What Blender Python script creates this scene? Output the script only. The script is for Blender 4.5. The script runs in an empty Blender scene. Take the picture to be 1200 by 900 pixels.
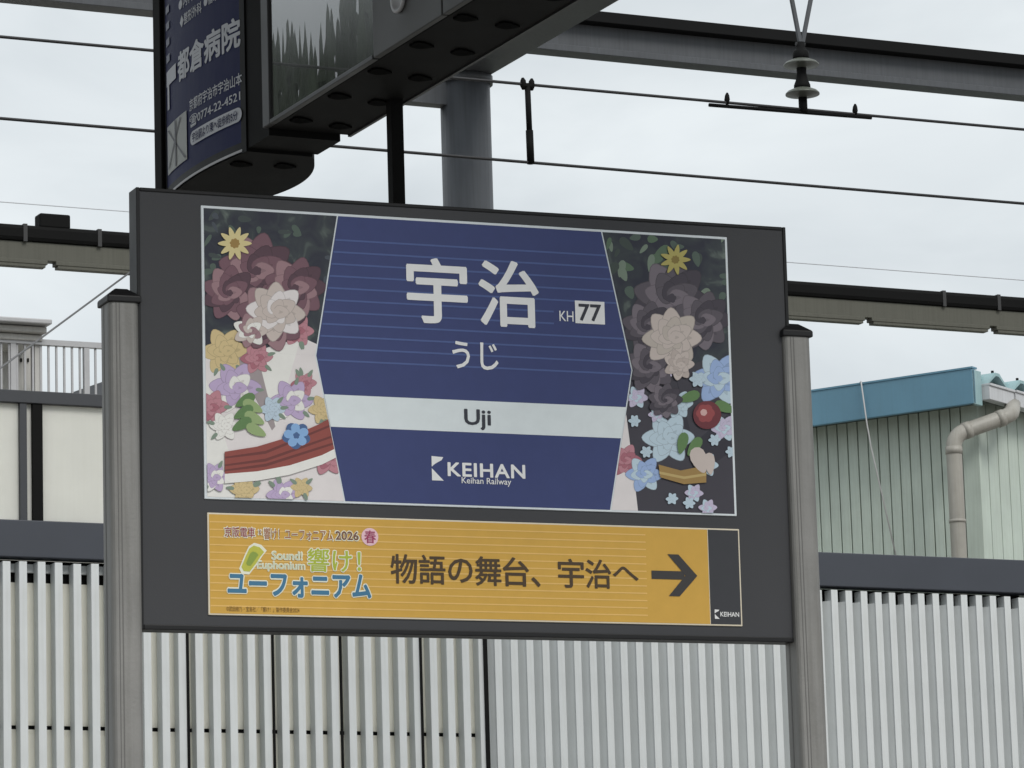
import bpy, bmesh, math, random
from mathutils import Vector, Matrix
random.seed(7)
R_ = math.radians
SC = bpy.context.scene
COL = SC.collection

# ------------------------------------------------------------------ camera
F_PX, PITCH, YAW, ROLL = 4745.0, R_(10.61), R_(25.64), R_(-1.717)
CAM = Vector((0, 0, 1.6))
fwd = Vector((math.sin(YAW)*math.cos(PITCH), math.cos(YAW)*math.cos(PITCH), math.sin(PITCH)))
rt0 = Vector((math.cos(YAW), -math.sin(YAW), 0))
up0 = rt0.cross(fwd)
rt = rt0*math.cos(ROLL) + up0*math.sin(ROLL)
up = -rt0*math.sin(ROLL) + up0*math.cos(ROLL)
cd = bpy.data.cameras.new('camera')
cam = bpy.data.objects.new('camera', cd)
COL.objects.link(cam)
cd.sensor_width = 36
cd.lens = F_PX/1200*36
cd.clip_start = .1
cd.clip_end = 5000
M = Matrix((rt, up, -fwd)).transposed().to_4x4()
M.translation = CAM
cam.matrix_world = M
SC.camera = cam

# ------------------------------------------------------------------ sky and sun
SUN_EL, SUN_AZ = R_(42), R_(172)         # azimuth from +Y towards +X
w = bpy.data.worlds.new('World')
SC.world = w
w.use_nodes = True
nt = w.node_tree
nt.nodes.clear()
def N(t, typ, **k):
    n = t.nodes.new(typ)
    for a, b in k.items():
        setattr(n, a, b)
    return n
out = N(nt, 'ShaderNodeOutputWorld')
bg = N(nt, 'ShaderNodeBackground')
sky = N(nt, 'ShaderNodeTexSky', sky_type='NISHITA', sun_disc=False, sun_elevation=SUN_EL, sun_rotation=SUN_AZ)
tc = N(nt, 'ShaderNodeTexCoord')
mp = N(nt, 'ShaderNodeMapping')
mp.inputs['Scale'].default_value = (1, 1, 2.6)
n1 = N(nt, 'ShaderNodeTexNoise')
n1.inputs['Scale'].default_value = 9
n1.inputs['Detail'].default_value = 6
n1.inputs['Roughness'].default_value = .5
n1.inputs['Distortion'].default_value = .4
cr = N(nt, 'ShaderNodeValToRGB')
SKY = 1.0
cr.color_ramp.elements[0].position = .3
cr.color_ramp.elements[0].color = (6.6, 7.1, 7.4, 1)
cr.color_ramp.elements[1].position = .68
cr.color_ramp.elements[1].color = (8.6, 9.1, 9.3, 1)
mx = N(nt, 'ShaderNodeMixRGB')
mx.inputs[0].default_value = .93
L = nt.links.new
L(tc.outputs['Generated'], mp.inputs['Vector'])
L(mp.outputs[0], n1.inputs['Vector'])
L(n1.outputs['Fac'], cr.inputs[0])
L(sky.outputs[0], mx.inputs[1])
L(cr.outputs[0], mx.inputs[2])
L(mx.outputs[0], bg.inputs[0])
bg.inputs[1].default_value = .0785
L(bg.outputs[0], out.inputs[0])
sd = bpy.data.lights.new('sun', 'SUN')
sd.energy = 1.35
sd.angle = R_(22)
sd.color = (1, .97, .92)
so = bpy.data.objects.new('sun', sd)
COL.objects.link(so)
sdir = Vector((math.sin(SUN_AZ)*math.cos(SUN_EL), math.cos(SUN_AZ)*math.cos(SUN_EL), math.sin(SUN_EL)))
so.rotation_euler = sdir.to_track_quat('Z', 'Y').to_euler()
so.location = (0, -10, 30)
SC.view_settings.view_transform = 'Standard'
SC.view_settings.look = 'None'
SC.view_settings.gamma = 1
SC.view_settings.exposure = .35

# ------------------------------------------------------------------ measuring helpers (ray of a photo pixel meets a real plane)
def ray(px, py):
    return (fwd + rt*((px-600)/F_PX) - up*((py-450)/F_PX))
def onY(px, py, Y):
    d = ray(px, py)
    return CAM + d*((Y-CAM.y)/d.y)
def onX(px, py, X):
    d = ray(px, py)
    return CAM + d*((X-CAM.x)/d.x)

# ------------------------------------------------------------------ materials
def lin(c):
    c /= 255
    return c/12.92 if c <= .04045 else ((c+.055)/1.055)**2.4
MATS = {}
def mat(name, rgb, rough=.5, metal=0, var=.06, scale=6, bump=0, bscale=60, streak=0, spec=.5, coat=0, stain=None):
    if name in MATS:
        return MATS[name]
    m = bpy.data.materials.new(name)
    m.use_nodes = True
    t = m.node_tree
    b = t.nodes['Principled BSDF']
    b.inputs['Metallic'].default_value = metal
    b.inputs['Specular IOR Level'].default_value = spec
    if coat:
        b.inputs['Coat Weight'].default_value = coat
    c = N(t, 'ShaderNodeTexCoord')
    n = N(t, 'ShaderNodeTexNoise')
    n.inputs['Scale'].default_value = scale
    n.inputs['Detail'].default_value = 7
    n.inputs['Roughness'].default_value = .6
    t.links.new(c.outputs['Object'], n.inputs['Vector'])
    r = N(t, 'ShaderNodeValToRGB')
    r.color_ramp.elements[0].position = .3
    r.color_ramp.elements[1].position = .7
    r.color_ramp.elements[0].color = tuple(max(0, x*(1-var)) for x in rgb)+(1,)
    r.color_ramp.elements[1].color = tuple(min(1, x*(1+var)) for x in rgb)+(1,)
    t.links.new(n.outputs['Fac'], r.inputs[0])
    colour = r.outputs[0]
    if streak:
        mp = N(t, 'ShaderNodeMapping')
        mp.inputs['Scale'].default_value = (34, 34, 1.3)
        s = N(t, 'ShaderNodeTexNoise')
        s.inputs['Scale'].default_value = 1.6
        s.inputs['Detail'].default_value = 5
        t.links.new(c.outputs['Object'], mp.inputs[0])
        t.links.new(mp.outputs[0], s.inputs['Vector'])
        sr = N(t, 'ShaderNodeValToRGB')
        sr.color_ramp.elements[0].position = .42
        sr.color_ramp.elements[1].position = .75
        sr.color_ramp.elements[0].color = (0, 0, 0, 1)
        sr.color_ramp.elements[1].color = (streak, streak, streak, 1)
        t.links.new(s.outputs['Fac'], sr.inputs[0])
        mxx = N(t, 'ShaderNodeMixRGB')
        mxx.inputs[2].default_value = (stain or (rgb[0]*.45, rgb[1]*.44, rgb[2]*.4))+(1,)
        t.links.new(sr.outputs[0], mxx.inputs[0])
        t.links.new(colour, mxx.inputs[1])
        colour = mxx.outputs[0]
    t.links.new(colour, b.inputs['Base Color'])
    rr = N(t, 'ShaderNodeMapRange')
    rr.inputs['To Min'].default_value = max(.02, rough-.1)
    rr.inputs['To Max'].default_value = min(1, rough+.1)
    t.links.new(n.outputs['Fac'], rr.inputs['Value'])
    t.links.new(rr.outputs[0], b.inputs['Roughness'])
    if bump:
        bn = N(t, 'ShaderNodeTexNoise')
        bn.inputs['Scale'].default_value = bscale
        bn.inputs['Detail'].default_value = 4
        t.links.new(c.outputs['Object'], bn.inputs['Vector'])
        bp = N(t, 'ShaderNodeBump')
        bp.inputs['Strength'].default_value = bump
        bp.inputs['Distance'].default_value = .01
        t.links.new(bn.outputs['Fac'], bp.inputs['Height'])
        t.links.new(bp.outputs[0], b.inputs['Normal'])
    MATS[name] = m
    return m
KALB = 1.22                      # photo brightness of front-facing print -> base colour
INKS = {}
def ink(r, g, b, var=.03, rough=.42):
    m = _ink(r, g, b, var, rough)
    INKS[m.name] = (r, g, b)
    return m
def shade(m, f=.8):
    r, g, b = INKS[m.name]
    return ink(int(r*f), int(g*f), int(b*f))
def _ink(r, g, b, var=.03, rough=.42):
    return mat('ink_%d_%d_%d' % (r, g, b), tuple(min(.85, lin(v)*KALB) for v in (r, g, b)), rough, 0, var, 25, spec=.3)

GREY_BOARD = mat('board_paint', (.052, .053, .058), .5, 0, .05, 3, .04, 300, spec=.3)
BLACK_TRIM = mat('black_trim', (.012, .012, .013), .45, spec=.3)
BLACK = mat('black_paint', (.006, .006, .006), .7, 0, .2, 4, spec=.12)
ALU = mat('weathered_aluminium', (.25, .245, .235), .5, .35, .1, 9, .06, 120, streak=.5)
ALU_D = mat('aluminium_groove', (.14, .137, .132), .5, .3)
STEEL = mat('grey_steel_paint', (.088, .094, .104), .55, 0, .1, 3, streak=.3, spec=.3)
STEEL_D = mat('dark_steel_paint', (.009, .0092, .0095), .7, 0, .15, 3, spec=.1)
SLAT = mat('pale_slat_paint', (.63, .655, .66), .5, 0, .04, 5, streak=.25, stain=(.47, .475, .44))
PANEL = mat('cream_back_panel', (.86, .85, .78), .6, 0, .05, 4, streak=.15, stain=(.6, .58, .5))
RAIL = mat('slate_rail_paint', (.042, .048, .063), .5, 0, .06, 3)
DARKRAIL = mat('dark_rail_paint', (.04, .043, .05), .55)
CREAM = mat('cream_wall_board', (.87, .87, .83), .6, 0, .05, 3, streak=.12, stain=(.62, .6, .55))
MINT = mat('mint_siding', (.50, .57, .51), .55, 0, .07, 3, streak=.3, stain=(.34, .38, .31))
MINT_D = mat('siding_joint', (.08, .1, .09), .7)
TEAL = mat('teal_fascia_paint', (.12, .26, .36), .45, 0, .08, 2, streak=.18, stain=(.1, .2, .24))
TEAL_L = mat('pale_teal_sheet', (.30, .45, .47), .5, 0, .1, 4, streak=.2)
PVC = mat('grey_pvc_pipe', (.36, .345, .31), .5, 0, .08, 5, streak=.4, stain=(.25, .23, .19))
GUTTER = mat('white_gutter', (.55, .56, .58), .5, 0, .06, 6, streak=.25)
BEIGE = mat('beige_duct', (.09, .089, .07), .6, 0, .08, 2, streak=.3)
WIRE = mat('wire_metal', (.03, .03, .032), .5, .4)
for m_ in (PANEL, CREAM):            # thin sheets that let some daylight through
    t = m_.node_tree
    p_ = t.nodes['Principled BSDF']
    tr = N(t, 'ShaderNodeBsdfTranslucent')
    tr.inputs[0].default_value = (.9, .89, .83, 1)
    ms_ = N(t, 'ShaderNodeMixShader')
    ms_.inputs[0].default_value = .45
    o_ = [n for n in t.nodes if n.type == 'OUTPUT_MATERIAL'][0]
    t.links.new(p_.outputs[0], ms_.inputs[1])
    t.links.new(tr.outputs[0], ms_.inputs[2])
    t.links.new(ms_.outputs[0], o_.inputs[0])
PALEWIRE = mat('pale_wire', (.5, .5, .5), .6)
FARWIRE = mat('grey_far_wire', (.5, .51, .54), .6)
PORC = mat('greenish_porcelain', (.1, .108, .092), .35, 0, .12, 20)
CONC = mat('platform_concrete', (.3, .29, .27), .9, 0, .15, 2, .2, 30)
BALLAST = mat('ballast_ground', (.2, .18, .16), .95, 0, .35, 8, .4, 20)
SHED = mat('shed_siding', (.5, .49, .47), .6, 0, .06, 3, streak=.2)
GALV = mat('galvanised_rail', (.42, .42, .43), .5, .2, .06, 8)
GLASSY = mat('dark_display_glass', (.02, .021, .018), .11, 0, .1, 2, spec=1, coat=1)
GLASSY.node_tree.nodes['Principled BSDF'].inputs['IOR'].default_value = 1.8
GLASSY.node_tree.nodes['Principled BSDF'].inputs['Coat Roughness'].default_value = .0
GLASSY.node_tree.nodes['Principled BSDF'].inputs['Coat IOR'].default_value = 2.0
FOLI = mat('dark_foliage', (.03, .045, .028), .8, 0, .4, 1)

# ------------------------------------------------------------------ building helpers
def link(name, me, m, parent=None):
    o = bpy.data.objects.new(name, me)
    COL.objects.link(o)
    if m is not None:
        if isinstance(m, (list, tuple)):
            for q in m:
                me.materials.append(q)
        elif not me.materials:
            me.materials.append(m)
    if parent:
        o.parent = parent
    return o
def empty(name, loc=(0, 0, 0), rz=0, label=None, cat=None, group=None):
    o = bpy.data.objects.new(name, None)
    COL.objects.link(o)
    o.location = loc
    o.rotation_euler = (0, 0, rz)
    o.empty_display_size = .1
    return tag(o, label, cat, group)
def tag(o, label=None, cat=None, group=None, kind=None):
    for k, v in (('label', label), ('category', cat), ('group', group), ('kind', kind)):
        if v:
            o[k] = v
    return o
def bm_mesh(bm, name, smooth=False):
    bmesh.ops.recalc_face_normals(bm, faces=bm.faces[:])
    me = bpy.data.meshes.new(name)
    bm.to_mesh(me)
    bm.free()
    if smooth:
        for p in me.polygons:
            p.use_smooth = True
    return me
def add_box(bm, a, b, bev=0):
    x0, y0, z0 = (min(a[i], b[i]) for i in range(3))
    x1, y1, z1 = (max(a[i], b[i]) for i in range(3))
    v = [bm.verts.new(p) for p in ((x0,y0,z0),(x1,y0,z0),(x1,y1,z0),(x0,y1,z0),(x0,y0,z1),(x1,y0,z1),(x1,y1,z1),(x0,y1,z1))]
    fs = [bm.faces.new([v[i] for i in q]) for q in ((0,3,2,1),(4,5,6,7),(0,1,5,4),(1,2,6,5),(2,3,7,6),(3,0,4,7))]
    if bev:
        es = list({e for f in fs for e in f.edges})
        bmesh.ops.bevel(bm, geom=es, offset=bev, segments=2, profile=.5, affect='EDGES', clamp_overlap=True)
def box(name, a, b, m, parent=None, bev=0):
    bm = bmesh.new()
    add_box(bm, a, b, bev)
    return link(name, bm_mesh(bm, name), m, parent)
def add_prism(bm, poly, d, f):
    """poly: list of 2-tuples, f(p, t) -> 3-D point for t in d=(t0, t1)"""
    A = [bm.verts.new(f(p, d[0])) for p in poly]
    B = [bm.verts.new(f(p, d[1])) for p in poly]
    bm.faces.new(A[::-1])
    bm.faces.new(B)
    n = len(poly)
    for i in range(n):
        bm.faces.new((A[i], A[(i+1) % n], B[(i+1) % n], B[i]))
def prism(name, poly, d, f, m, parent=None):
    bm = bmesh.new()
    add_prism(bm, poly, d, f)
    return link(name, bm_mesh(bm, name), m, parent)
def add_tube(bm, pts, r, n=8):
    pts = [Vector(p) for p in pts]
    rings = []
    a = None
    for i, p in enumerate(pts):
        d = (pts[min(i+1, len(pts)-1)]-pts[max(i-1, 0)]).normalized()
        a = d.orthogonal() if a is None else a-d*a.dot(d)
        a.normalize()
        b = d.cross(a)
        rr = r[i] if isinstance(r, (list, tuple)) else r
        rings.append([bm.verts.new(p+a*math.cos(k*2*math.pi/n)*rr+b*math.sin(k*2*math.pi/n)*rr) for k in range(n)])
    for p, q in zip(rings, rings[1:]):
        for k in range(n):
            bm.faces.new((p[k], p[(k+1) % n], q[(k+1) % n], q[k]))
    bm.faces.new(rings[0][::-1])
    bm.faces.new(rings[-1])
def tube(name, pts, r, m, parent=None, n=8, smooth=True):
    bm = bmesh.new()
    add_tube(bm, pts, r, n)
    return link(name, bm_mesh(bm, name, smooth), m, parent)
def lathe(name, prof, m, parent=None, loc=(0, 0, 0), n=24):
    bm = bmesh.new()
    rings = [[bm.verts.new((loc[0]+r*math.cos(k*2*math.pi/n), loc[1]+r*math.sin(k*2*math.pi/n), loc[2]+z)) for k in range(n)] for r, z in prof]
    for p, q in zip(rings, rings[1:]):
        for k in range(n):
            bm.faces.new((p[k], p[(k+1) % n], q[(k+1) % n], q[k]))
    bm.faces.new(rings[0][::-1])
    bm.faces.new(rings[-1])
    return link(name, bm_mesh(bm, name, True), m, parent)

def text_geo(body, shear=0, spacing=1):
    cu = bpy.data.curves.new('t', 'FONT')
    cu.body = body
    cu.size = 1
    cu.shear = shear
    cu.space_character = spacing
    cu.resolution_u = 3
    cu.fill_mode = 'FRONT'
    ob = bpy.data.objects.new('t', cu)
    COL.objects.link(ob)
    dg = bpy.context.evaluated_depsgraph_get()
    dg.update()
    me = ob.evaluated_get(dg).to_mesh()
    vs = [(v.co.x, v.co.y) for v in me.vertices]
    fs = [tuple(p.vertices) for p in me.polygons]
    ob.evaluated_get(dg).to_mesh_clear()
    bpy.data.objects.remove(ob)
    bpy.data.curves.remove(cu)
    return vs, fs
def text(name, body, bbox, place, m, parent, bold=0, shear=0, spacing=1):
    """lettering stretched to bbox (u0, u1, v0, v1); place(u, v, lift) -> 3-D; bold = stroke growth in ems"""
    vs, fs = text_geo(body, shear, spacing)
    if not vs:
        return None
    xs = [p[0] for p in vs]
    ys = [p[1] for p in vs]
    u0, u1, v0, v1 = bbox
    sh = [(0, 0)]
    if bold:
        kk = 6 if bold < .03 else 10
        sh = [(bold*math.cos(2*math.pi*k/kk), bold*math.sin(2*math.pi*k/kk)) for k in range(kk)]
    sx, sy = (u1-u0)/(max(xs)-min(xs)+2*bold), (v1-v0)/(max(ys)-min(ys)+2*bold)
    P, Fc = [], []
    for k, (a, b) in enumerate(sh):
        n0 = len(P)
        P += [tuple(place(u0+(x-min(xs)+bold+a)*sx, v0+(y-min(ys)+bold+b)*sy, k*.00004)) for x, y in vs]
        Fc += [tuple(i+n0 for i in f) for f in fs]
    me = bpy.data.meshes.new(name)
    me.from_pydata(P, [], Fc)
    return link(name, me, m, parent)

# ================================================================== SETTING
GZ = -1.1
bm = bmesh.new()
v = [bm.verts.new(p) for p in ((-1500, -1500, GZ), (1500, -1500, GZ), (1500, 1500, GZ), (-1500, 1500, GZ))]
bm.faces.new(v)
tag(link('ground', bm_mesh(bm, 'ground'), BALLAST), kind='structure')
tag(box('platform', (-40, -6, GZ-.2), (60, 12.6, 0), CONC), kind='structure')

# ================================================================== FENCE (Y = 24)
FY = 24.0
zt = lambda px, py, Y=FY: onY(px, py, Y).z
railT = (zt(60, 613)+zt(1080, 653))/2
railB = (zt(60, 656)+zt(1080, 692.5))/2
X0, X1 = 6.2, 17.6
fence = empty('slatted_fence', (X0, FY, GZ), 0, 'pale vertical slat fence with a slate blue top rail', 'fence')
def fx(o):
    o.parent = fence
    o.matrix_parent_inverse = Matrix.Translation((-X0, -FY, -GZ))
    return o
fx(box('top_rail', (X0, FY-.068, railB), (X1, FY+.075, railT), RAIL, None, .006))
PITCH_S, SW, SD = .1165, .052, .088
slatT = railB-.022
bm = bmesh.new()
add_box(bm, (0, 0, 0), (SW, SD, slatT-GZ), .003)
slat_me = bm_mesh(bm, 'slat')
slat_me.materials.append(SLAT)
bm = bmesh.new()
add_prism(bm, [(-.046, SD-.004), (.0015, .009), (.006, .009), (.006, SD)], (0, slatT-GZ-.075), lambda p, t: (p[0], p[1], t))
add_box(bm, (0, 0, 0), (SW, SD+.001, slatT-GZ), .002)
fold_me = bm_mesh(bm, 'slat')
fold_me.materials.append(SLAT)
xfold = onY(573, 820, FY-.06).x
xs0 = onY(-1, 700, FY).x - 14*PITCH_S
i = 0
xs = []
while xs0+i*PITCH_S < X1-.1:
    x = xs0+i*PITCH_S
    i += 1
    if x < X0:
        continue
    xs.append(x)
    o = bpy.data.objects.new('slat', slat_me if x < xfold else fold_me)
    COL.objects.link(o)
    o.location = (x, FY-.057+random.uniform(-.0025, .0025), GZ-random.uniform(0, .008))
    o.rotation_euler = (random.uniform(-.0006, .0006), random.uniform(-.0007, .0007), random.uniform(-.02, .02))
    fx(o)
# back layer: tie bar, upper and lower panel rows split in bays, black bars added to darken the open gaps
zslot = zt(280, 856)
pb = FY+.033
tieT, tieB = zt(60, 659), zt(60, 671)
fx(box('tie_bar', (X0, pb, tieB), (xfold, pb+.03, slatT-.006), SLAT))
pT = zt(60, 683)
bays = [X0+.02]
while bays[-1] < X1-.5:
    bays.append(bays[-1]+PITCH_S*5)
for a, b in zip(bays, bays[1:]):
    g = .004
    fx(box('back_panel', (a+g, pb+.002, zslot+.013), (b-g, pb+.02, pT), PANEL))
    fx(box('back_panel', (a+g, pb+.002, GZ+.02), (b-g, pb+.02, zslot-.013), PANEL))
fx(box('dark_gap_bar', (X0, pb+.0225, zslot-.03), (X1, pb+.034, zslot+.03), BLACK))
fx(box('dark_gap_bar', (X0, pb+.031, pT-.01), (X1, pb+.04, railB-.002), BLACK))  # black bar put in for the shade in the notches under the rail
# thin dark vertical strips just proud of the slats
for px, wd in ((220.5, .012), (320.5, .012), (400, .012), (494, .014), (570, .024)):
    xx = onY(px, 820, FY-.06).x
    fx(box('dark_strip', (xx-wd/2, FY-.072, GZ), (xx+wd/2, FY-.05, slatT-.01), BLACK))
for x in (X0+.5, X0+3.4, X0+6.3, X0+9.2):
    fx(box('fence_post', (x, pb+.08, GZ), (x+.1, pb+.18, railT-.05), STEEL_D))

# ---- cream screen above the fence on the left
SY = FY+.02
sx0, sx1 = 6.6, onY(330, 540, SY).x
sroot = empty('screen_wall', (sx0, SY, railT), 0, 'cream panelled screen with dark posts standing on the fence rail', 'screen')
def sx(o):
    o.parent = sroot
    o.matrix_parent_inverse = Matrix.Translation((-sx0, -SY, -railT))
    return o
sT, sB = zt(60, 460.5, SY), zt(60, 475, SY)
sx(box('top_rail', (sx0, SY-.04, sB), (sx1, SY+.05, sT), DARKRAIL, None, .004))
pxs = [(22, 30, DARKRAIL), (37, 48.5, BLACK)]
cuts = []
for a, b, m in pxs:
    xa, xb = onY(a, 545, SY).x, onY(b, 545, SY).x
    sx(box('post', (xa, SY-.03, railT-.003), (xb, SY+.04, sB+.002), m))
    cuts.append((xa, xb))
edges = [sx0, cuts[0][0], cuts[0][1], cuts[1][0], cuts[1][1], sx1]
for a, b in ((edges[0], edges[1]), (edges[2], edges[3]), (edges[4], edges[5])):
    sx(box('wall_panel', (a-.003, SY+.004, railT-.003), (b+.003, SY+.024, sB+.003), CREAM))

# ================================================================== FAR STEEL FRAME (Y = 26)
BY = 26.0
fr = empty('steel_gantry', (onY(546, 200, BY).x, BY, GZ), 0, 'grey steel gantry with a pipe column and wide overhead beams', 'gantry')
def gx(o):
    o.parent = fr
    o.matrix_parent_inverse = Matrix.Translation(-fr.location)
    return o
cxx = onY(547, 180, BY).x
crad = (onY(574, 180, BY).x-onY(520.5, 180, BY).x)/2
ctop = onY(546, 91, BY).z
gx(tube('column', [(cxx, BY, GZ), (cxx, BY, ctop)], crad, STEEL, None, 32))
gx(lathe('column_flange', [(crad*1.02, -.06), (crad*1.12, -.06), (crad*1.12, 0), (crad*.9, 0)], STEEL, None, (cxx, BY, ctop)))
# X beam, I-section with a dark cap flange
zb = (onY(780, 76, BY).z+onY(1200, 117, BY).z+onY(185, 15, BY).z)/3
zf = zb+.05
ztp = (onY(780, 27, BY).z+onY(1200, 72.5, BY).z)/2
zk = ztp-.085
xa, xb = 2, 24
gx(box('beam_web', (xa, BY-.05, zf-.01), (xb, BY+.05, zk+.01), STEEL))
gx(box('beam_flange', (xa, BY-.085, zb), (xb, BY+.085, zf), STEEL, None, .004))
gx(box('beam_cap', (xa, BY-.16, zk), (xb, BY+.16, ztp), STEEL_D, None, .004))
# Y beam from column head towards the near platform
yw = .17
ybz = ctop
gx(box('cross_beam', (cxx-yw, 9, ybz), (cxx+yw*.9, BY+.3, ybz+.42), STEEL, None, .006))
gx(box('cross_beam_flange', (cxx-yw-.03, 9, ybz-.012), (cxx-yw+.05, BY-.3, ybz+.03), GALV))
gx(tube('column', [(cxx, 9.2, -.01), (cxx, 9.2, ybz+.01)], crad, STEEL, None, 24))
# bracket beam left of the column
zs0, zs1 = onY(500, 123, BY).z, onY(500, 88, BY).z
gx(box('bracket_beam', (onY(330, 120, BY).x, BY-.06, zs0), (cxx-crad*.8, BY+.06, zs1+.3), STEEL))
# girder that carries the overhead line
WY = 15.0
ins = onY(939, 100, WY)
gx(box('girder', (ins.x-.4, WY-.08, ybz+.1), (cxx-yw+.01, WY+.08, ybz+.3), STEEL))

# ---- cable duct beam in front of the column
DY = 25.72
duct = empty('cable_duct', (10, DY, zt(600, 330, DY)), 0, 'long beige cable duct with a black pipe on top, behind the station sign', 'duct')
def dx(o):
    o.parent = duct
    o.matrix_parent_inverse = Matrix.Translation(-duct.location)
    return o
za = (onY(0, 262.4, DY).z+onY(1200, 351, DY).z)/2
zbk = (onY(0, 283, DY).z+onY(1200, 368, DY).z)/2
zc = (onY(0, 303, DY).z+onY(1200, 387, DY).z)/2
zd = (onY(0, 311, DY).z+onY(1200, 394, DY).z)/2
bm = bmesh.new()
add_box(bm, (4, DY-.07, zbk), (20, DY+.06, za), .03)
dx(link('black_pipe', bm_mesh(bm, 'black_pipe', False), BLACK))
dx(box('duct_body', (4, DY-.045, zc), (20, DY+.04, zbk+.003), BEIGE, None, .004))
gaps = [onY(p, 312+ .07*p, DY).x for p in (58, 330, 600, 800, 1014, 1160)]
gaps = [4]+gaps+[20]
for a, b in zip(gaps, gaps[1:]):
    dx(box('bottom_trim', (a+.03, DY-.055, zd+.02), (b-.03, DY+.03, zc+.002), BEIGE, None, .003))
    dx(box('bottom_lip', (a+.045, DY-.05, zd), (b-.045, DY+.02, zd+.0215), BEIGE))
CLIP = mat('clip_grey', (.03, .03, .031), .6)
for p in (26, 113, 1101, 1165):
    x = onY(p, 270+.07*p, DY).x
    dx(box('pipe_clip', (x-.014, DY-.0725, zbk-.001), (x+.014, DY+.0625, za+.003), CLIP))
xa, xb = onY(43.5, 255, DY).x, onY(79.5, 258, DY).x
dx(box('junction_box', (xa, DY-.06, za-.01), (xb, DY+.06, onY(60, 252.5, DY).z), BLACK, None, .012))
bm = bmesh.new()
xk = onY(546, 320, DY).x
add_box(bm, (xk-.1, DY+.03, zc+.02), (xk+.1, BY-crad+.03, zbk), 0)
dx(link('bracket', bm_mesh(bm, 'bracket'), STEEL_D))

# ================================================================== OVERHEAD LINE (Y = 15)
def wire(name, p, q, Y, r, m, label, sag=0, x0=-2, x1=26):
    A, B = onY(*p, Y), onY(*q, Y)
    k = (B.z-A.z)/(B.x-A.x)
    pts = []
    for i in range(25):
        x = x0+(x1-x0)*i/24
        pts.append((x, Y, A.z+k*(x-A.x)))
    return tag(tube(name, pts, r, m, None, 6), label, 'wire')
wire('contact_wire', (0, 138.7), (1200, 238.6), WY, .0065, WIRE, 'lower dark contact wire stretched below the insulator', x1=18)
wire('messenger_wire', (0, 43), (1200, 151.8), WY, .0065, WIRE, 'upper dark messenger wire clamped under the porcelain insulator', x1=18)
wire('distant_wire', (0, 236.5), (1200, 328.5), 40, .0055, FARWIRE, 'very thin faint grey wire far behind the station sign', x0=0, x1=45)
# dropper between the wires
d0, d1 = onY(618, 98, WY), onY(622, 191, WY)
dr = empty('dropper', (d1.x, WY, d1.z), 0, 'short black dropper clip joining the two overhead wires', 'dropper')
def px_(o, root):
    o.parent = root
    o.matrix_parent_inverse = Matrix.Translation(-root.location)
    return o
mid = d0.lerp(d1, .62)
px_(tube('rod', [d0, mid], .0125, STEEL_D, None, 10), dr)
px_(tube('sleeve', [mid-Vector((0, 0, -.01)), d1+Vector((0, 0, -.004))], .016, BLACK, None, 10), dr)
for s in (-1, 1):
    c = d0+Vector((s*.02, 0, 0))
    px_(tube('clamp_ear', [c+Vector((0, 0, -.028)), c+Vector((0, 0, -.01)), c+Vector((0, 0, .012)), c+Vector((s*.002, 0, .024))], [.006, .014, .012, .005], BLACK, None, 10), dr)
px_(box('clamp_bar', d0+Vector((-.024, -.012, -.016)), d0+Vector((.024, .012, -.002)), BLACK, None, .002), dr)
# insulator
iz = lambda y: onY(939, y, WY).z
ix = onY(940, 100, WY).x
ir = empty('insulator', (ix, WY, iz(130)), 0, 'two disc porcelain insulator hanging from a steel V strut', 'insulator')
S = WY/F_PX*1.155
def P2(r_px, y):
    return (r_px*S, iz(y)-iz(130))
def il(name, prof, m):
    o = lathe(name, [P2(r, y) for r, y in prof], m, ir, (0, 0, 0), 40)
    for p in o.data.polygons:
        p.use_smooth = abs(p.normal.z) < .5
    return o
il('cap', [(2, 50), (5.5, 50), (5.5, 55), (6.5, 58), (9.5, 61), (10, 68), (8.5, 70)], STEEL_D)
il('disc', [(8, 69.5), (11, 70), (18.5, 73), (21.3, 75.5), (21.3, 77), (17, 77.6), (9, 79.5), (5, 80)], PORC)
il('neck', [(5, 78), (6, 79), (5.8, 86), (7.5, 94), (10, 100), (10, 104)], STEEL_D)
il('disc', [(8, 103.5), (11, 104), (18, 107), (20.6, 109.5), (20.6, 111), (16, 112), (8, 114), (5, 114.5)], PORC)
il('stem', [(4, 113), (5.3, 113), (5.3, 131), (3, 132)], BLACK)
for s in (-1, 1):
    a = onY(939+s*1, 52, WY)
    b = onY(939+s*11, 0, WY)
    t = (ybz+.15-a.z)/(b.z-a.z)
    e = a+(b-a)*min(t, 8)
    bm = bmesh.new()
    add_tube(bm, [a-ir.location, e-ir.location], .011, 4)
    link('strut', bm_mesh(bm, 'strut'), STEEL, ir)
bm = bmesh.new()
add_tube(bm, [(-.022, 0, P2(0, 52)[1]), (.022, 0, P2(0, 52)[1])], .009, 8)
link('pin', bm_mesh(bm, 'pin'), WIRE, ir)
cl, cr_ = onY(831, 123, WY), onY(1021, 138, WY)
px_(tube('armour_rod', [cl, cr_], .0085, BLACK, None, 8), ir)
for p, q in ((852, 117), (1002, 130)):
    c = onY(p, q, WY)
    px_(tube('wire_clip', [c+Vector((0, 0, -.022)), c, c+Vector((.001, 0, .02)), c+Vector((.002, 0, .032))], [.006, .013, .010, .004], BLACK, None, 8), ir)
# guy wire
g0, g1 = onY(-240, 605, FY-.03), onY(158, 315, DY-.05)
gm = g0.lerp(g1, .5)+Vector((0, 0, -.01))
tag(tube('guy_wire', [g0, gm, g1], .0075, mat('guy_strand', (.2, .2, .205), .5, .3), None, 6), 'taut grey guy wire slanting up beside the left sign post', 'wire')

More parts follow.
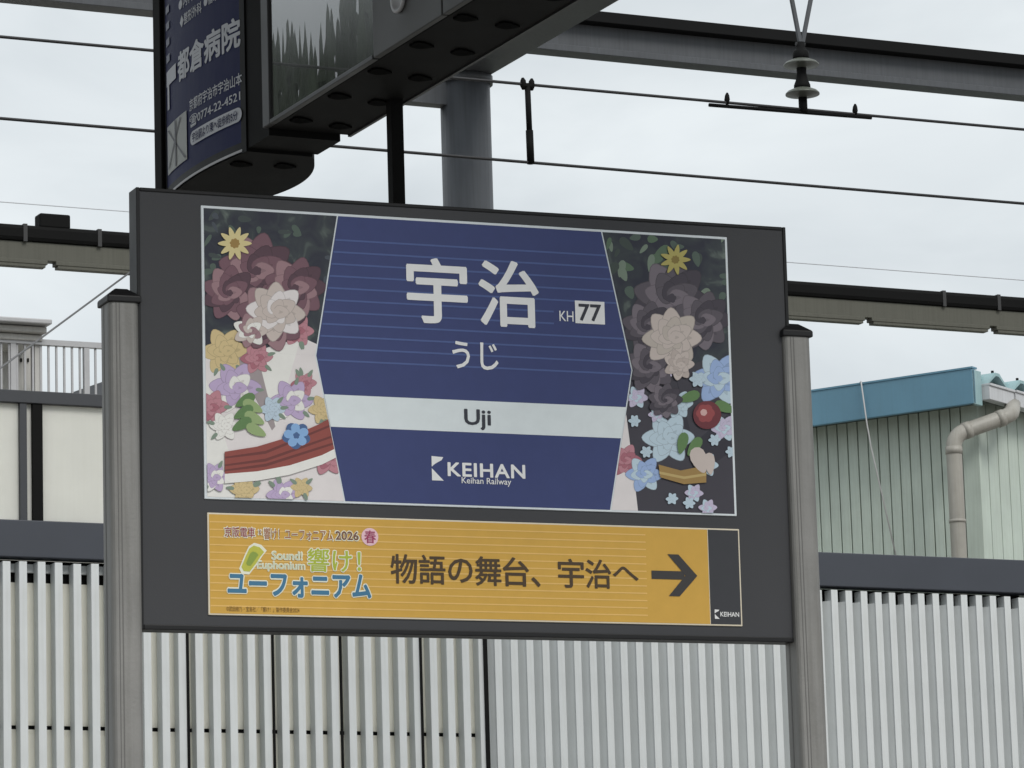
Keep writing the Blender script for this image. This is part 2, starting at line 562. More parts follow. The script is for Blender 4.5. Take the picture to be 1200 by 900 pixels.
# ================================================================== LEFT ROOFTOP BUILDING (Y = 34)
HY = 34.0
hb = empty('rooftop_building', (onY(30, 500, HY).x, HY, GZ), 0, 'pale building with a rooftop hut and a baluster railing', 'building')
def hx(o):
    return px_(o, hb)
h = lambda px, py, Y=HY: onY(px, py, Y)
deck = h(60, 470).z
hx(box('wall', (h(-140, 470).x, HY+.2, GZ), (h(560, 470).x, HY+6, deck-.02), CREAM))
rl = h(60, 401.5).z
hx(box('hut_wall', (h(-140, 440).x, HY+.5, deck-.03), (h(39, 440, HY+.5).x, HY+3.0, h(20, 398, HY+.5).z), SHED))
hx(box('hut_corner_post', (h(41, 440).x, HY+.0, deck-.03), (h(49.5, 440).x, HY+.12, h(40, 394).z), SHED))
for k, (ya, yb, ov) in enumerate(((376.5, 383, .12), (383, 391, .02), (391, 399, -.05))):
    hx(box('hut_roof', (h(-140, 380).x, HY-.1-ov, h(25, yb+1).z+.002), (h(52-2*k, 380).x, HY+3.2, h(25, ya+1.5).z), SHED if k else GALV, None, .01))
hx(box('hut_window', (h(-30, 440).x, HY+.47, h(5, 455).z), (h(12, 440).x, HY+.49, h(10, 402).z), GLASSY))
for q, wd in ((25, 2), (29.5, 1.5), (33, 2)):      # tiny dark marks on the hut wall
    c = h(q, 422, HY+.49)
    hx(box('wall_mark', (c.x-wd*.0035, HY+.485, c.z-.017), (c.x+wd*.0035, HY+.498, c.z+.017), STEEL_D))
# railing
hx(box('handrail', (h(-140, 400).x, HY-.03, rl-.03), (h(560, 400).x, HY+.03, rl+.02), GALV))
hx(box('bottom_rail', (h(-140, 400).x, HY-.02, deck-.05), (h(560, 400).x, HY+.02, deck-.015), GALV))
bp = h(66.2, 440).x-h(57, 440).x
bm = bmesh.new()
add_box(bm, (-.009, -.009, 0), (.009, .009, rl-deck))
bal = bm_mesh(bm, 'baluster')
bal.materials.append(GALV)
x = h(57, 440).x
for k in range(-22, 30):
    o = bpy.data.objects.new('baluster', bal)
    COL.objects.link(o)
    o.location = (x+k*bp, HY, deck-.02)
    hx(o)
for p in (15, 101, 230, 330):
    c = h(p, 440).x
    hx(box('rail_post', (c-.025, HY-.025, deck-.04), (c+.025, HY+.025, rl-.01), GALV))
bm = bmesh.new()
rp = [h(78, 462, 44), h(150, 437, 44), h(300, 470, 44), h(300, 520, 44), h(78, 520, 44)]
add_prism(bm, [(p.x, p.z) for p in rp], (44, 50), lambda p, t: (p[0], t, p[1]))
tag(link('distant_roof', bm_mesh(bm, 'distant_roof'), STEEL), 'dark sloping roof glimpsed behind the baluster railing', 'roof')

# ================================================================== MINT BUILDING, seen over a corner
hdL = R_(25.64-56)
Ld = Vector((math.sin(hdL), math.cos(hdL), 0))       # along the left wall, away from the corner
Rd = Vector((math.cos(hdL), -math.sin(hdL), 0))      # along the right wall
MC = onY(1146, 540, 32.0)
mb = empty('mint_building', (MC.x, MC.y, GZ), 0, 'mint green sided shed with a teal fascia and folded metal roof', 'building')
def onW(px, py, d, off=0):
    """pixel on the vertical wall plane through the corner along d, shifted outward by off"""
    n = Vector((d.y, -d.x, 0))
    if n.dot(CAM-MC) < 0:
        n = -n
    p0 = MC+n*off
    r = ray(px, py)
    t = (p0-CAM).dot(n)/r.dot(n)
    return CAM+r*t
def outw(d):
    n = Vector((d.y, -d.x, 0))
    return n if n.dot(CAM-MC) > 0 else -n
nL, nR = outw(Ld), outw(Rd)
def lb(name, d, n, s0, s1, o0, o1, z0, z1, m, bev=0):
    """box given along wall direction d (s), outward n (o) and height"""
    bm = bmesh.new()
    add_box(bm, (s0, o0, z0), (s1, o1, z1), bev)
    T = Matrix(((d.x, n.x, 0, 0), (d.y, n.y, 0, 0), (0, 0, 1, -GZ), (0, 0, 0, 1)))
    bm.transform(T)
    return link(name, bm_mesh(bm, name), m, mb)
sL = lambda px, py, off=0: (onW(px, py, Ld, off)-MC).dot(Ld)
sR = lambda px, py, off=0: (onW(px, py, Rd, off)-MC).dot(Rd)
FO = .34
fT = (onW(1140, 431, Ld, FO).z+onW(955, 458, Ld, FO).z)/2
fB = (onW(1148, 473, Ld, FO).z+onW(957, 497.5, Ld, FO).z)/2
wallT = fB+.12
sEnd = sL(958, 560)+6
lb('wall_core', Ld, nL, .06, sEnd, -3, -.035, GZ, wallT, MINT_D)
bw = abs(sL(1001, 560)-sL(1013, 560))
s = .17
while s < sEnd-bw:
    lb('siding_board', Ld, nL, s, s+bw-.012, -.04, -.004, GZ, wallT-.002, MINT, .005)
    s += bw
lb('corner_trim', Ld, nL, -.02, .155, -.04, .004, GZ, wallT-.003, MINT, .004)
lb('wall_core', Rd, nR, .06, 6, -2.9, -.035, GZ, wallT+.1, MINT_D)
bwR = abs(sR(1170, 560)-sR(1158, 560))
s = .02
while s < 6-bwR:
    lb('siding_board', Rd, nR, s, s+bwR-.014, -.04, -.004, GZ, wallT-.002, MINT, .005)
    s += bwR
s0f = sL(1140, 450, FO)
lb('fascia', Ld, nL, s0f, sEnd, FO-.05, FO, fB, fT, TEAL, .008)
lb('fascia_cap', Ld, nL, s0f-.005, sEnd, FO-.09, FO+.008, fT-.002, fT+.015, TEAL)
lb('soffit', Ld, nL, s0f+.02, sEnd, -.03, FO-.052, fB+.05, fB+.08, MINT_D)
# fascia return at the corner: short mitred piece facing the right-hand eave
lb('fascia_return', Rd, nR, -FO+.002, -FO+.18, -s0f-.05, -s0f, fB, fT-.01, TEAL_L, .006)
lb('roof_sheet', Ld, nL, s0f+.06, sEnd, -3, FO-.06, fT-.06, fT-.03, TEAL_L)
# folded plate roof ends and gutter along the right wall
gz0 = onW(1165, 469, Rd, .24).z
gz1 = onW(1165, 453, Rd, .24).z
gs0 = -FO+.185
gl = abs(sR(1183, 460, .24)-sR(1154, 460, .24))
for k in range(8):
    a = gs0+k*gl
    lb('gutter_box', Rd, nR, a+.004, a+gl-.004, .14, .24+(.015 if k % 2 else 0), gz0, gz1, GUTTER, .006)
    lb('gutter_lip', Rd, nR, a+.002, a+gl-.002, .135, .255+(.015 if k % 2 else 0), gz1-.002, gz1+.022, GUTTER, .004)
    # ridge of the folded sheet: open triangular tunnel
    hgt = .155
    T = Matrix(((Rd.x, nR.x, 0, 0), (Rd.y, nR.y, 0, 0), (0, 0, 1, -GZ), (0, 0, 0, 1)))
    bm = bmesh.new()
    A = [(a+.02, gz1+.02), (a+gl*.42, gz1+hgt), (a+gl*.58, gz1+hgt), (a+gl-.02, gz1+.02)]
    Bq = [(p[0], p[1]-.025 if i in (1, 2) else p[1]) for i, p in enumerate(A)]
    Bq = [(A[0][0]+.03, A[0][1]), (A[1][0]+.01, A[1][1]-.03), (A[2][0]-.01, A[2][1]-.03), (A[3][0]-.03, A[3][1])]
    add_prism(bm, A+Bq[::-1], (.2, -2.5), lambda p, t: (p[0], t, p[1]))
    bm.transform(T)
    link('roof_fold', bm_mesh(bm, 'roof_fold'), TEAL_L, mb)
    bm = bmesh.new()
    add_prism(bm, Bq, (.08, .04), lambda p, t: (p[0], t, p[1]))
    bm.transform(T)
    link('fold_closer', bm_mesh(bm, 'fold_closer'), MINT_D, mb)
    lb('fold_bolt', Rd, nR, a+gl*.48, a+gl*.52, .14, .16, gz1+hgt-.004, gz1+hgt+.03, STEEL_D)
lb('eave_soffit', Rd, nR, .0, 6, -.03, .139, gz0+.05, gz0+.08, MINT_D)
# drainpipe
po = .36
pA = onW(1187, 473, Rd, .17)
pB = onW(1185, 486, Rd, .34)
pC = onW(1126, 511, Ld, po)
pD = onW(1117, 510, Ld, po)
pE = Vector((pD.x, pD.y, GZ))
def bend(a, b, c, r):
    u1, u2 = (a-b).normalized()*r, (c-b).normalized()*r
    return [b+u1*(1-t)**2+u2*t**2 for t in (0, .2, .4, .6, .8, 1)]
pts = [pA]+bend(pA, pB, pD, .1)+bend(pB, pD, pE, .13)+[pE]
pr = .075
o = tube('drainpipe', [p-mb.location for p in pts], pr, PVC, mb, 16)
for a, dirn in ((pts[6], pts[7]-pts[6]), (pts[7], pts[6]-pts[7]), (pts[12], Vector((0, 0, -1)))):
    dn = dirn.normalized()
    px_(tube('pipe_collar', [a-dn*.02-mb.location, a+dn*.05-mb.location], pr*1.08, PVC, None, 16), o).matrix_parent_inverse = Matrix()
zc2 = onW(1120, 613, Ld, po).z
q = Vector((pD.x, pD.y, zc2))-mb.location
px_(tube('pipe_collar', [q, q+Vector((0, 0, .03))], pr*1.08, PVC, None, 16), o).matrix_parent_inverse = Matrix()
# slack pale cord hanging over the fascia
c0, cm, c1, c2 = onW(1009, 447, Ld, FO+.03), onW(1016, 497, Ld, FO+.03), onW(1021, 525, Ld, FO), onW(1052, 660, Ld, .2)
tag(tube('telephone_wire', [c0+Vector((.1, .25, .0)), c0, cm, c1, c2], .007, PALEWIRE, None, 6), 'thin pale wire hanging slack over the teal fascia', 'wire')

# ================================================================== STATION SIGN
BYAW, BTILT = -.061, R_(.6)
BC = Vector((4.1197, 8.7926, 1.7322+1.6))
bu = Vector((math.cos(BYAW), math.sin(BYAW), 0))
bn0 = Vector((math.sin(BYAW), -math.cos(BYAW), 0))
bv = Vector((0, 0, 1))*math.cos(BTILT)+bn0*math.sin(BTILT)
bn = bu.cross(bv)
def bl(px, py, n=0):
    p0 = BC+bn*n
    r = ray(px, py)
    p = CAM+r*((p0-CAM).dot(bn)/r.dot(bn))-BC
    return p.dot(bu), p.dot(bv)
sign = empty('station_sign', (BC.x, BC.y, 0), 0, 'wide dark grey station name board held between two aluminium posts', 'sign')
def W3(u, v_, n=0):
    return BC+bu*u+bv*v_+bn*n-sign.location
def sbox(name, u0, u1, v0, v1, n0, n1, m, parent=sign, bev=0):
    bm = bmesh.new()
    add_box(bm, (u0, v0, n0), (u1, v1, n1), bev)
    T = Matrix(((bu.x, bv.x, bn.x, 0), (bu.y, bv.y, bn.y, 0), (bu.z, bv.z, bn.z, 0), (0, 0, 0, 1)))
    bm.transform(Matrix.Translation(BC-sign.location) @ T)
    return link(name, bm_mesh(bm, name), m, parent)
HB = 1.0521
BW = .853
board = sbox('board', -BW, BW, -HB/2, HB/2, -.055, 0, GREY_BOARD, sign, .006)
tw = .006
sbox('edge_trim', -BW-.003, -BW+tw, -HB/2-.003, HB/2+.003, -.058, .0035, BLACK_TRIM, board, .002)
sbox('edge_trim', BW-tw, BW+.003, -HB/2-.003, HB/2+.003, -.058, .0035, BLACK_TRIM, board, .002)
sbox('edge_trim', -BW+tw+.0005, BW-tw-.0005, HB/2-tw, HB/2+.003, -.0575, .003, BLACK_TRIM, board, .002)
sbox('edge_trim', -BW+tw+.0005, BW-tw-.0005, -HB/2-.003, -HB/2+.009, -.0575, .003, BLACK_TRIM, board, .002)
# posts (vertical, profile with rounded corners and a groove)
PW, PD, PN = .074, .08, .018
uL = bl(163.5, 345, PN)[0]-PW
uR = bl(919.5, 390, PN)[0]
zcap = (W3(0, bl(141, 349, PN)[1])+sign.location).z
zcap2 = (W3(0, bl(935, 388, PN)[1])+sign.location).z
zcap = (zcap+zcap2)/2
def rrect(w_, d_, r, k=4):
    P = []
    for cx_, cy_, a0 in ((w_-r, d_-r, 0), (r, d_-r, 90), (r, r, 180), (w_-r, r, 270)):
        for j in range(k+1):
            a = R_(a0+90*j/k)
            P.append((cx_+r*math.cos(a), cy_+r*math.sin(a)))
    return P
for u0 in (uL, uR):
    org = BC+bu*u0+bn0*(PN-PD)
    def f(p, t, org=org):
        q = org+bu*p[0]+bn0*p[1]
        return (q.x-sign.location.x, q.y-sign.location.y, t)
    prof = rrect(PW, PD, .014)
    post = prism('post', prof, (0, zcap), f, ALU, sign)
    for gu in (.016, .024):
        prism('groove', [(gu, PD-.001), (gu+.0022, PD-.001), (gu+.0022, PD+.0006), (gu, PD+.0006)], (.01, zcap-.004), f, ALU_D, post)
    prism('side_groove', [(-.0006, .03), (.001, .03), (.001, .036), (-.0006, .036)], (.01, zcap-.004), f, ALU_D, post)
    # hipped dark cap
    bm = bmesh.new()
    o_ = .005
    base = [(-o_, -o_), (PW+o_, -o_), (PW+o_, PD+o_), (-o_, PD+o_)]
    ins_ = .022
    top = [(ins_, ins_), (PW-ins_, ins_), (PW-ins_, PD-ins_), (ins_, PD-ins_)]
    A = [bm.verts.new(f(p, zcap-.012)) for p in base]
    B = [bm.verts.new(f(p, zcap+.004)) for p in base]
    C = [bm.verts.new(f(p, zcap+.026)) for p in top]
    bm.faces.new(A[::-1])
    bm.faces.new(C)
    for p, q in ((A, B), (B, C)):
        for k in range(4):
            bm.faces.new((p[k], p[(k+1) % 4], q[(k+1) % 4], q[k]))
    bmesh.ops.bevel(bm, geom=bm.edges[:], offset=.003, segments=2, profile=.5, affect='EDGES')
    link('post_cap', bm_mesh(bm, 'post_cap'), BLACK_TRIM, post)

# ---- printed panels
def bbpx(x0, y0, x1, y1):
    """photo box (a little rotated by perspective) -> u/v box"""
    a, b = bl(x0, (y0+y1)/2), bl(x1, (y0+y1)/2)
    c, d = bl((x0+x1)/2, y0), bl((x0+x1)/2, y1)
    return a[0], b[0], d[1], c[1]
def avg(*p):
    return sum(p)/len(p)
def rectpx(pts):
    q = [bl(*p) for p in pts]
    return avg(q[0][0], q[3][0]), avg(q[1][0], q[2][0]), avg(q[2][1], q[3][1]), avg(q[0][1], q[1][1])
WHITE = ink(206, 212, 216)
NAVY = ink(55, 64, 108, .04)
nu0, nu1, nv0, nv1 = rectpx([(234, 240), (851, 279), (863, 604), (240, 586)])
NB = .004
npan = sbox('name_panel', nu0, nu1, nv0, nv1, -.001, NB, WHITE, sign, .0015)
def flat(name, polys, parent):
    """polys: [(points uv, material, n)] as one flat print"""
    me = bpy.data.meshes.new(name)
    V, Fc, mi, ms = [], [], [], []
    for pts, m, n in polys:
        if m not in ms:
            ms.append(m)
        a = sum((pts[i][0]*pts[(i+1) % len(pts)][1]-pts[(i+1) % len(pts)][0]*pts[i][1]) for i in range(len(pts)))
        if a < 0:
            pts = pts[::-1]
        Fc.append(tuple(range(len(V), len(V)+len(pts))))
        V += [tuple(W3(p[0], p[1], n)) for p in pts]
        mi.append(ms.index(m))
    me.from_pydata(V, [], Fc)
    for m in ms:
        me.materials.append(m)
    for p, k in zip(me.polygons, mi):
        p.material_index = k
    return link(name, me, None, parent)
bd = .0065                                      # white border width
iu0, iu1, iv0, iv1 = nu0+bd, nu1-bd, nv0+bd*.8, nv1-bd
hx_tl, hx_tr = bl(395.5, 252)[0], bl(703.5, 272)[0]
hx_wl, hx_wr = bl(370, 418)[0], bl(739, 433)[0]
hx_bl, hx_br = bl(404, 588)[0], bl(714, 597)[0]
wv = avg(bl(369, 418)[1], bl(739, 433)[1])
n1_ = NB+.0006
hexa = [(hx_tl, iv1), (hx_tr, iv1), (hx_wr, wv), (hx_br, iv0), (hx_bl, iv0), (hx_wl, wv)]
field = flat('blue_field', [(hexa, NAVY, n1_)], npan)
def hexside(v_, side):
    if v_ > wv:
        t = (v_-wv)/(iv1-wv)
        a, b = (hx_wl, hx_tl) if side < 0 else (hx_wr, hx_tr)
    else:
        t = (wv-v_)/(wv-iv0)
        a, b = (hx_wl, hx_bl) if side < 0 else (hx_wr, hx_br)
    return a+(b-a)*t
STRIPE = ink(74, 90, 138, .04)
sv = [bl(560, 291+i*13.95+0.3)[1] for i in range(11)]
kh0 = bl(648, 370)[0]
st = []
for i, v_ in enumerate(sv):
    a, b = hexside(v_, -1)+.002, hexside(v_, 1)-.002
    segs = [(a, b)] if i not in (5, 6) else [(a, kh0)]
    for s0_, s1_ in segs:
        st.append(([(s0_, v_-.0022), (s1_, v_-.0022), (s1_, v_+.0022), (s0_, v_+.0022)], STRIPE, n1_+.0005))
flat('stripes', st, npan)
b0, b1 = avg(bl(388, 501)[1], bl(727, 513.5)[1]), avg(bl(380, 463)[1], bl(733, 477)[1])
flat('white_band', [([(hexside(b0, -1), b0), (hexside(b0, 1), b0), (hexside(b1, 1), b1), (hexside(b1, -1), b1)], ink(208, 215, 223), n1_+.0005)], npan)
TXW = ink(218, 223, 230)
TXD = ink(52, 54, 62)
n2_ = n1_+.0012
pl = lambda n: (lambda u, v_, k=0: W3(u, v_, n+k))
def txt(body, px, m, parent, bold=0, n=n2_, name='lettering', **k):
    return text(name, body, bbpx(*px), pl(n), m, parent, bold, **k)
txt('宇', (475.5, 303, 547, 380), TXW, npan, .018)
txt('治', (559.5, 306, 630.5, 384), TXW, npan, .018)
txt('うじ', (529, 401, 583, 433.5), TXW, npan, .014)
txt('KH', (654.5, 365, 671, 377), TXW, npan, .005)
q = bbpx(673, 353.5, 707.5, 380)
flat('number_plate', [([(q[0], q[2]), (q[1], q[2]), (q[1], q[3]), (q[0], q[3])], TXW, n2_)], npan)
txt('77', (677, 357, 703.5, 377), TXD, npan, .02, n2_+.0006)
txt('Uji', (543, 480, 574.5, 504.5), TXD, npan, .022)
txt('KEIHAN', (523.5, 543.5, 614.5, 560), TXW, npan, .025, spacing=1.08)
txt('Keihan Railway', (540, 560.5, 598, 570), TXW, npan, .008)
# company mark: two cut triangles
def kmark(x0, y0, x1, y1, m, parent, n):
    u0, u1, v0, v1 = bbpx(x0, y0, x1, y1)
    g = lambda a, b: (u0+(u1-u0)*a, v0+(v1-v0)*b)
    return flat('company_mark', [([g(0, 1), g(.55, .98), g(1, .97), g(.85, .84), g(.55, .76), g(.28, .68), g(0, .56)], m, n), ([g(0, .5), g(1, 0), g(0, 0)], m, n)], parent)
kmark(505, 535, 518.7, 563.5, TXW, npan, n2_)

# ---- picture fields either side: plain flower bouquets over dark leaves
def leafy(name, c0, c1, c2, scale):
    m = bpy.data.materials.new(name)
    m.use_nodes = True
    t = m.node_tree
    b = t.nodes['Principled BSDF']
    b.inputs['Roughness'].default_value = .42
    b.inputs['Specular IOR Level'].default_value = .3
    c = N(t, 'ShaderNodeTexCoord')
    n = N(t, 'ShaderNodeTexNoise')
    n.inputs['Scale'].default_value = scale
    n.inputs['Detail'].default_value = 2.5
    n.inputs['Distortion'].default_value = .8
    r = N(t, 'ShaderNodeValToRGB')
    r.color_ramp.elements[0].position = .38
    r.color_ramp.elements[1].position = .74
    e = r.color_ramp.elements.new(.58)
    for el, cc in zip(r.color_ramp.elements, (c0, c1, c2)):
        el.color = tuple(lin(x)*KALB for x in cc)+(1,)
    t.links.new(c.outputs['Object'], n.inputs['Vector'])
    t.links.new(n.outputs['Fac'], r.inputs[0])
    t.links.new(r.outputs[0], b.inputs['Base Color'])
    return m
LEAFY = leafy('print_dark_leaves', (44, 46, 58), (56, 62, 66), (98, 108, 102), 17)
gapw = .0035
class Art:
    def __init__(s, name, poly, bgm):
        s.name, s.polys, s.n, s.clip = name, [], n1_, poly
        s.polys.append((poly, bgm, s.n))
    def add(s, pts_px, m):
        pts = [bl(*p) for p in pts_px]
        pts = clip_poly(pts, s.clip)
        if len(pts) < 3:
            return
        s.n += .000006
        s.polys.append((pts, m, s.n))
    def flower(s, cx, cy, r, m, k=6, depth=.25, sq=1, rot=None, nn=None):
        rot = random.uniform(0, 6) if rot is None else rot
        nn = nn or k*7
        s.add([(cx+r*(1-depth+depth*abs(math.cos(k*a/2+rot))**.6)*math.cos(a), cy+sq*r*(1-depth+depth*abs(math.cos(k*a/2+rot))**.6)*math.sin(a)) for a in (2*math.pi*j/nn for j in range(nn))], m)
    def leaf(s, cx, cy, ln, wd, ang, m):
        P = []
        for j in range(14):
            a = 2*math.pi*j/14
            x, y = ln*math.cos(a), wd*math.sin(a)*(1-.35*math.cos(a))
            P.append((cx+x*math.cos(ang)-y*math.sin(ang), cy+x*math.sin(ang)+y*math.cos(ang)))
        s.add(P, m)
    def bloom(s, cx, cy, r, cols, k=7, sq=1):
        """layered blossom: rings of separate petals, then a small heart"""
        for ring, (rr, kk) in enumerate(((.62, k), (.4, k-1), (.2, k-2))):
            for j in range(kk):
                a = 2*math.pi*(j+ring*.5)/kk+random.uniform(-.12, .12)
                m = cols[(ring*2+j) % len(cols)]
                x, y, l1, l2 = cx+math.cos(a)*r*rr, cy+sq*math.sin(a)*r*rr, r*(.40-.07*ring), r*(.31-.05*ring)
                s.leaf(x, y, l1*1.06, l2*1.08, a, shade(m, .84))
                s.leaf(x, y, l1, l2, a, m)
                if r > 14:
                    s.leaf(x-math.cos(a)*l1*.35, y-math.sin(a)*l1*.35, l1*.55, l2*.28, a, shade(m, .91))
        s.flower(cx, cy, r*.13, cols[0], 5)
    def done(s):
        return flat(s.name, s.polys, npan)
def clip_poly(P, C):
    """Sutherland-Hodgman against a polygon; concave clip shapes are handled by their three convex sides only"""
    a = sum(C[i][0]*C[(i+1) % len(C)][1]-C[(i+1) % len(C)][0]*C[i][1] for i in range(len(C)))
    Cc = C if a > 0 else C[::-1]
    n = len(Cc)
    for i in range(n):
        A, B = Cc[i], Cc[(i+1) % n]
        if (i in CONCAVE_EDGES):
            continue
        Q = []
        for j in range(len(P)):
            p, q = P[j], P[(j+1) % len(P)]
            sp = (B[0]-A[0])*(p[1]-A[1])-(B[1]-A[1])*(p[0]-A[0])
            sq = (B[0]-A[0])*(q[1]-A[1])-(B[1]-A[1])*(q[0]-A[0])
            if sp >= 0:
                Q.append(p)
            if (sp >= 0) != (sq >= 0):
                t = sp/(sp-sq)
                Q.append((p[0]+(q[0]-p[0])*t, p[1]+(q[1]-p[1])*t))
        P = Q
        if len(P) < 3:
            return []
    return P
CONCAVE_EDGES = ()
c_ = lambda *a: ink(*a)
CREAMP, PALE, PINK, ROSE = c_(212, 206, 206), c_(220, 216, 212), c_(176, 124, 134), c_(158, 100, 112)
LILAC, YEL, RED, REDD = c_(176, 158, 190), c_(196, 176, 132), c_(136, 72, 66), c_(104, 56, 54)
MAUVE, MAUVED, MAUVEL = c_(112, 82, 92), c_(84, 62, 72), c_(146, 116, 122)
BLUEF, BLUED, GRN, GRNL, SAGE = c_(128, 164, 206), c_(70, 96, 138), c_(92, 122, 78), c_(140, 160, 112), c_(120, 136, 122)
SKIN, SHADOW = c_(188, 176, 170), c_(150, 140, 142)
BOK, BOK2 = c_(78, 92, 84), c_(112, 126, 112)

def split_art(name, upper, lower, draw):
    """the picture field is a kite with a kink: an upper and a lower convex half, printed as two sheets"""
    for nm, poly in ((name, upper), (name, lower)):
        st_ = random.getstate()
        random.seed(11)
        art = Art(nm, poly, LEAFY)
        draw(art)
        art.done()
        random.setstate(st_)
def drawL(a):
    for k in range(26):
        a.leaf(random.uniform(240, 392), random.uniform(250, 330), random.uniform(4, 9), random.uniform(2, 4.5), random.uniform(0, 3), random.choice((BOK, c_(62, 70, 70), c_(70, 76, 84))))
    # cream wrapping paper of the bouquet
    a.add([(236, 418), (262, 396), (300, 412), (330, 402), (358, 398), (380, 408), (412, 600), (236, 600)], CREAMP)
    a.add([(236, 430), (290, 600), (236, 600)], PALE)
    a.add([(300, 412), (322, 500), (350, 402)], PALE)
    a.add([(262, 396), (300, 412), (322, 500), (318, 505)], SHADOW)
    for x, y, r, m in ((262, 412, 22, YEL), (275, 455, 24, LILAC), (300, 420, 15, PINK), (348, 388, 15, PINK), (355, 450, 12, PINK), (340, 470, 20, LILAC), (246, 478, 17, PINK), (318, 480, 12, c_(176, 192, 206)), (378, 480, 14, YEL), (383, 535, 18, PINK), (262, 500, 14, PALE), (285, 575, 14, YEL), (330, 580, 15, LILAC), (352, 572, 10, YEL), (250, 560, 14, LILAC)):
        a.bloom(x, y, r*1.25, (m, m, PALE if m is LILAC else m, ROSE if m is PINK else m), 6)
        for _ in range(3):
            t = random.uniform(0, 6.28)
            a.leaf(x+math.cos(t)*r*1.2, y+math.sin(t)*r*1.2, 5, 2.2, t, SAGE)
    # ribbon round the paper
    a.add([(262, 530), (300, 524), (340, 512), (372, 498), (394, 486), (400, 522), (376, 534), (338, 546), (300, 553), (262, 556)], RED)
    for k, (ya, yb) in enumerate(((536, 494), (545, 508), (551, 517))):
        a.add([(262, ya), (310, ya-7), (396, yb), (396, yb+2.5), (310, ya-3.5), (262, ya+2)], REDD)
    a.add([(262, 556), (300, 553), (338, 546), (376, 534), (400, 522), (402, 532), (376, 545), (338, 557), (300, 564), (262, 567)], PALE)
    a.flower(346, 511, 17, BLUED, 5, .45, .95)
    a.flower(346, 511, 15, BLUEF, 5, .5, .95)
    a.flower(346, 511, 4, BLUED, 5)
    for k in range(6):      # green sprig
        a.leaf(290+(k % 2*2-1)*(4+k), 470+k*7, 13, 6, .5 if k % 2 else 2.6, (GRN, GRNL)[k % 2])
    # large mauve blossoms at the top
    for x, y, r in ((300, 318, 44), (345, 338, 36), (268, 344, 32), (316, 372, 40)):
        a.bloom(x, y, r, (MAUVED, MAUVE, MAUVEL, MAUVE), 9)
    a.bloom(322, 366, 34, (SKIN, CREAMP, SKIN), 8)
    a.bloom(292, 388, 20, (SKIN, PALE, MAUVEL), 7)
    for j in range(10):
        t = j*.628
        a.leaf(274+12*math.cos(t), 286+12*math.sin(t), 8, 3.2, t, c_(204, 190, 140))
    a.flower(274, 286, 6, c_(150, 122, 70), 8)
def drawR(a):
    for k in range(34):
        a.leaf(random.uniform(706, 856), random.uniform(275, 350), random.uniform(5, 11), random.uniform(2.5, 5.5), random.uniform(0, 3), random.choice((BOK, c_(62, 72, 68), c_(84, 104, 84), BOK2)))
    D1, D2, D3 = c_(62, 60, 68), c_(50, 49, 58), c_(84, 78, 90)
    a.add([(712, 610), (728, 520), (741, 430), (790, 436), (830, 420), (866, 428), (870, 615)], D1)
    a.add([(790, 436), (812, 520), (870, 470), (870, 520), (812, 560)], D2)
    a.add([(706, 610), (722, 520), (733, 486), (740, 540), (748, 610)], CREAMP)
    a.bloom(731, 540, 20, (ROSE, PINK), 6)
    PB, PL, LL = c_(146, 168, 206), c_(178, 196, 208), c_(184, 176, 198)
    for x, y, r, m in ((842, 444, 26, PB), (782, 514, 25, PL), (754, 556, 18, PB), (794, 474, 14, PL), (848, 502, 13, LL), (745, 466, 11, LL), (826, 545, 12, PL), (768, 486, 8, LL), (812, 578, 9, LL), (828, 596, 9, LL), (836, 516, 6, PL), (856, 530, 6, PL), (786, 585, 6, PL), (806, 590, 6, PL), (756, 530, 6, PL), (742, 494, 6, PL), (816, 445, 8, PL), (776, 440, 8, LL)):
        a.bloom(x, y, r*1.2, (m, PL, m), 6)
    for x, y, t in ((806, 466, 2.8), (848, 478, .4), (798, 520, 1.8), (812, 524, 2.2)):
        a.leaf(x, y, 13, 6, t, GRN)
    a.add([(770, 545), (796, 552), (826, 546), (826, 566), (800, 568), (772, 560)], c_(150, 122, 74))
    a.add([(771, 553), (800, 559), (826, 555), (826, 558), (800, 562), (771, 556)], c_(178, 156, 104))
    # round red berry head
    a.flower(827, 487, 16.5, c_(104, 50, 56), 30, .02)
    a.flower(825, 485, 11, c_(142, 70, 72), 6, .2)
    a.flower(823, 484, 4, c_(196, 160, 156), 6, .1)
    a.leaf(818, 540, 16, 9, 1.2, SKIN)
    a.leaf(830, 544, 13, 6, 1.5, SKIN)
    GB, GC, GD = c_(86, 80, 88), c_(66, 61, 70), c_(112, 104, 112)
    for x, y, r in ((786, 350, 44), (758, 384, 30), (822, 376, 34), (760, 430, 30), (778, 470, 20)):
        a.bloom(x, y, r, (GC, GB, GD, GB), 9)
    a.bloom(786, 396, 34, (SKIN, c_(180, 170, 162), SKIN), 8)
    a.bloom(794, 428, 18, (SKIN, c_(176, 164, 158)), 7)
    for j in range(9):
        t = j*.7
        a.leaf(790+10*math.cos(t), 305+10*math.sin(t), 8, 3, t, c_(166, 156, 92))
    a.flower(790, 305, 5, c_(128, 112, 60), 8)
gw = gapw
split_art('flower_print', [(iu0, iv1), (hx_tl-gw, iv1), (hx_wl-gw, wv), (iu0, wv)], [(iu0, wv), (hx_wl-gw, wv), (hx_bl-gw, iv0), (iu0, iv0)], drawL)
split_art('flower_print', [(hx_tr+gw, iv1), (iu1, iv1), (iu1, wv), (hx_wr+gw, wv)], [(hx_wr+gw, wv), (iu1, wv), (iu1, iv0), (hx_br+gw, iv0)], drawR)

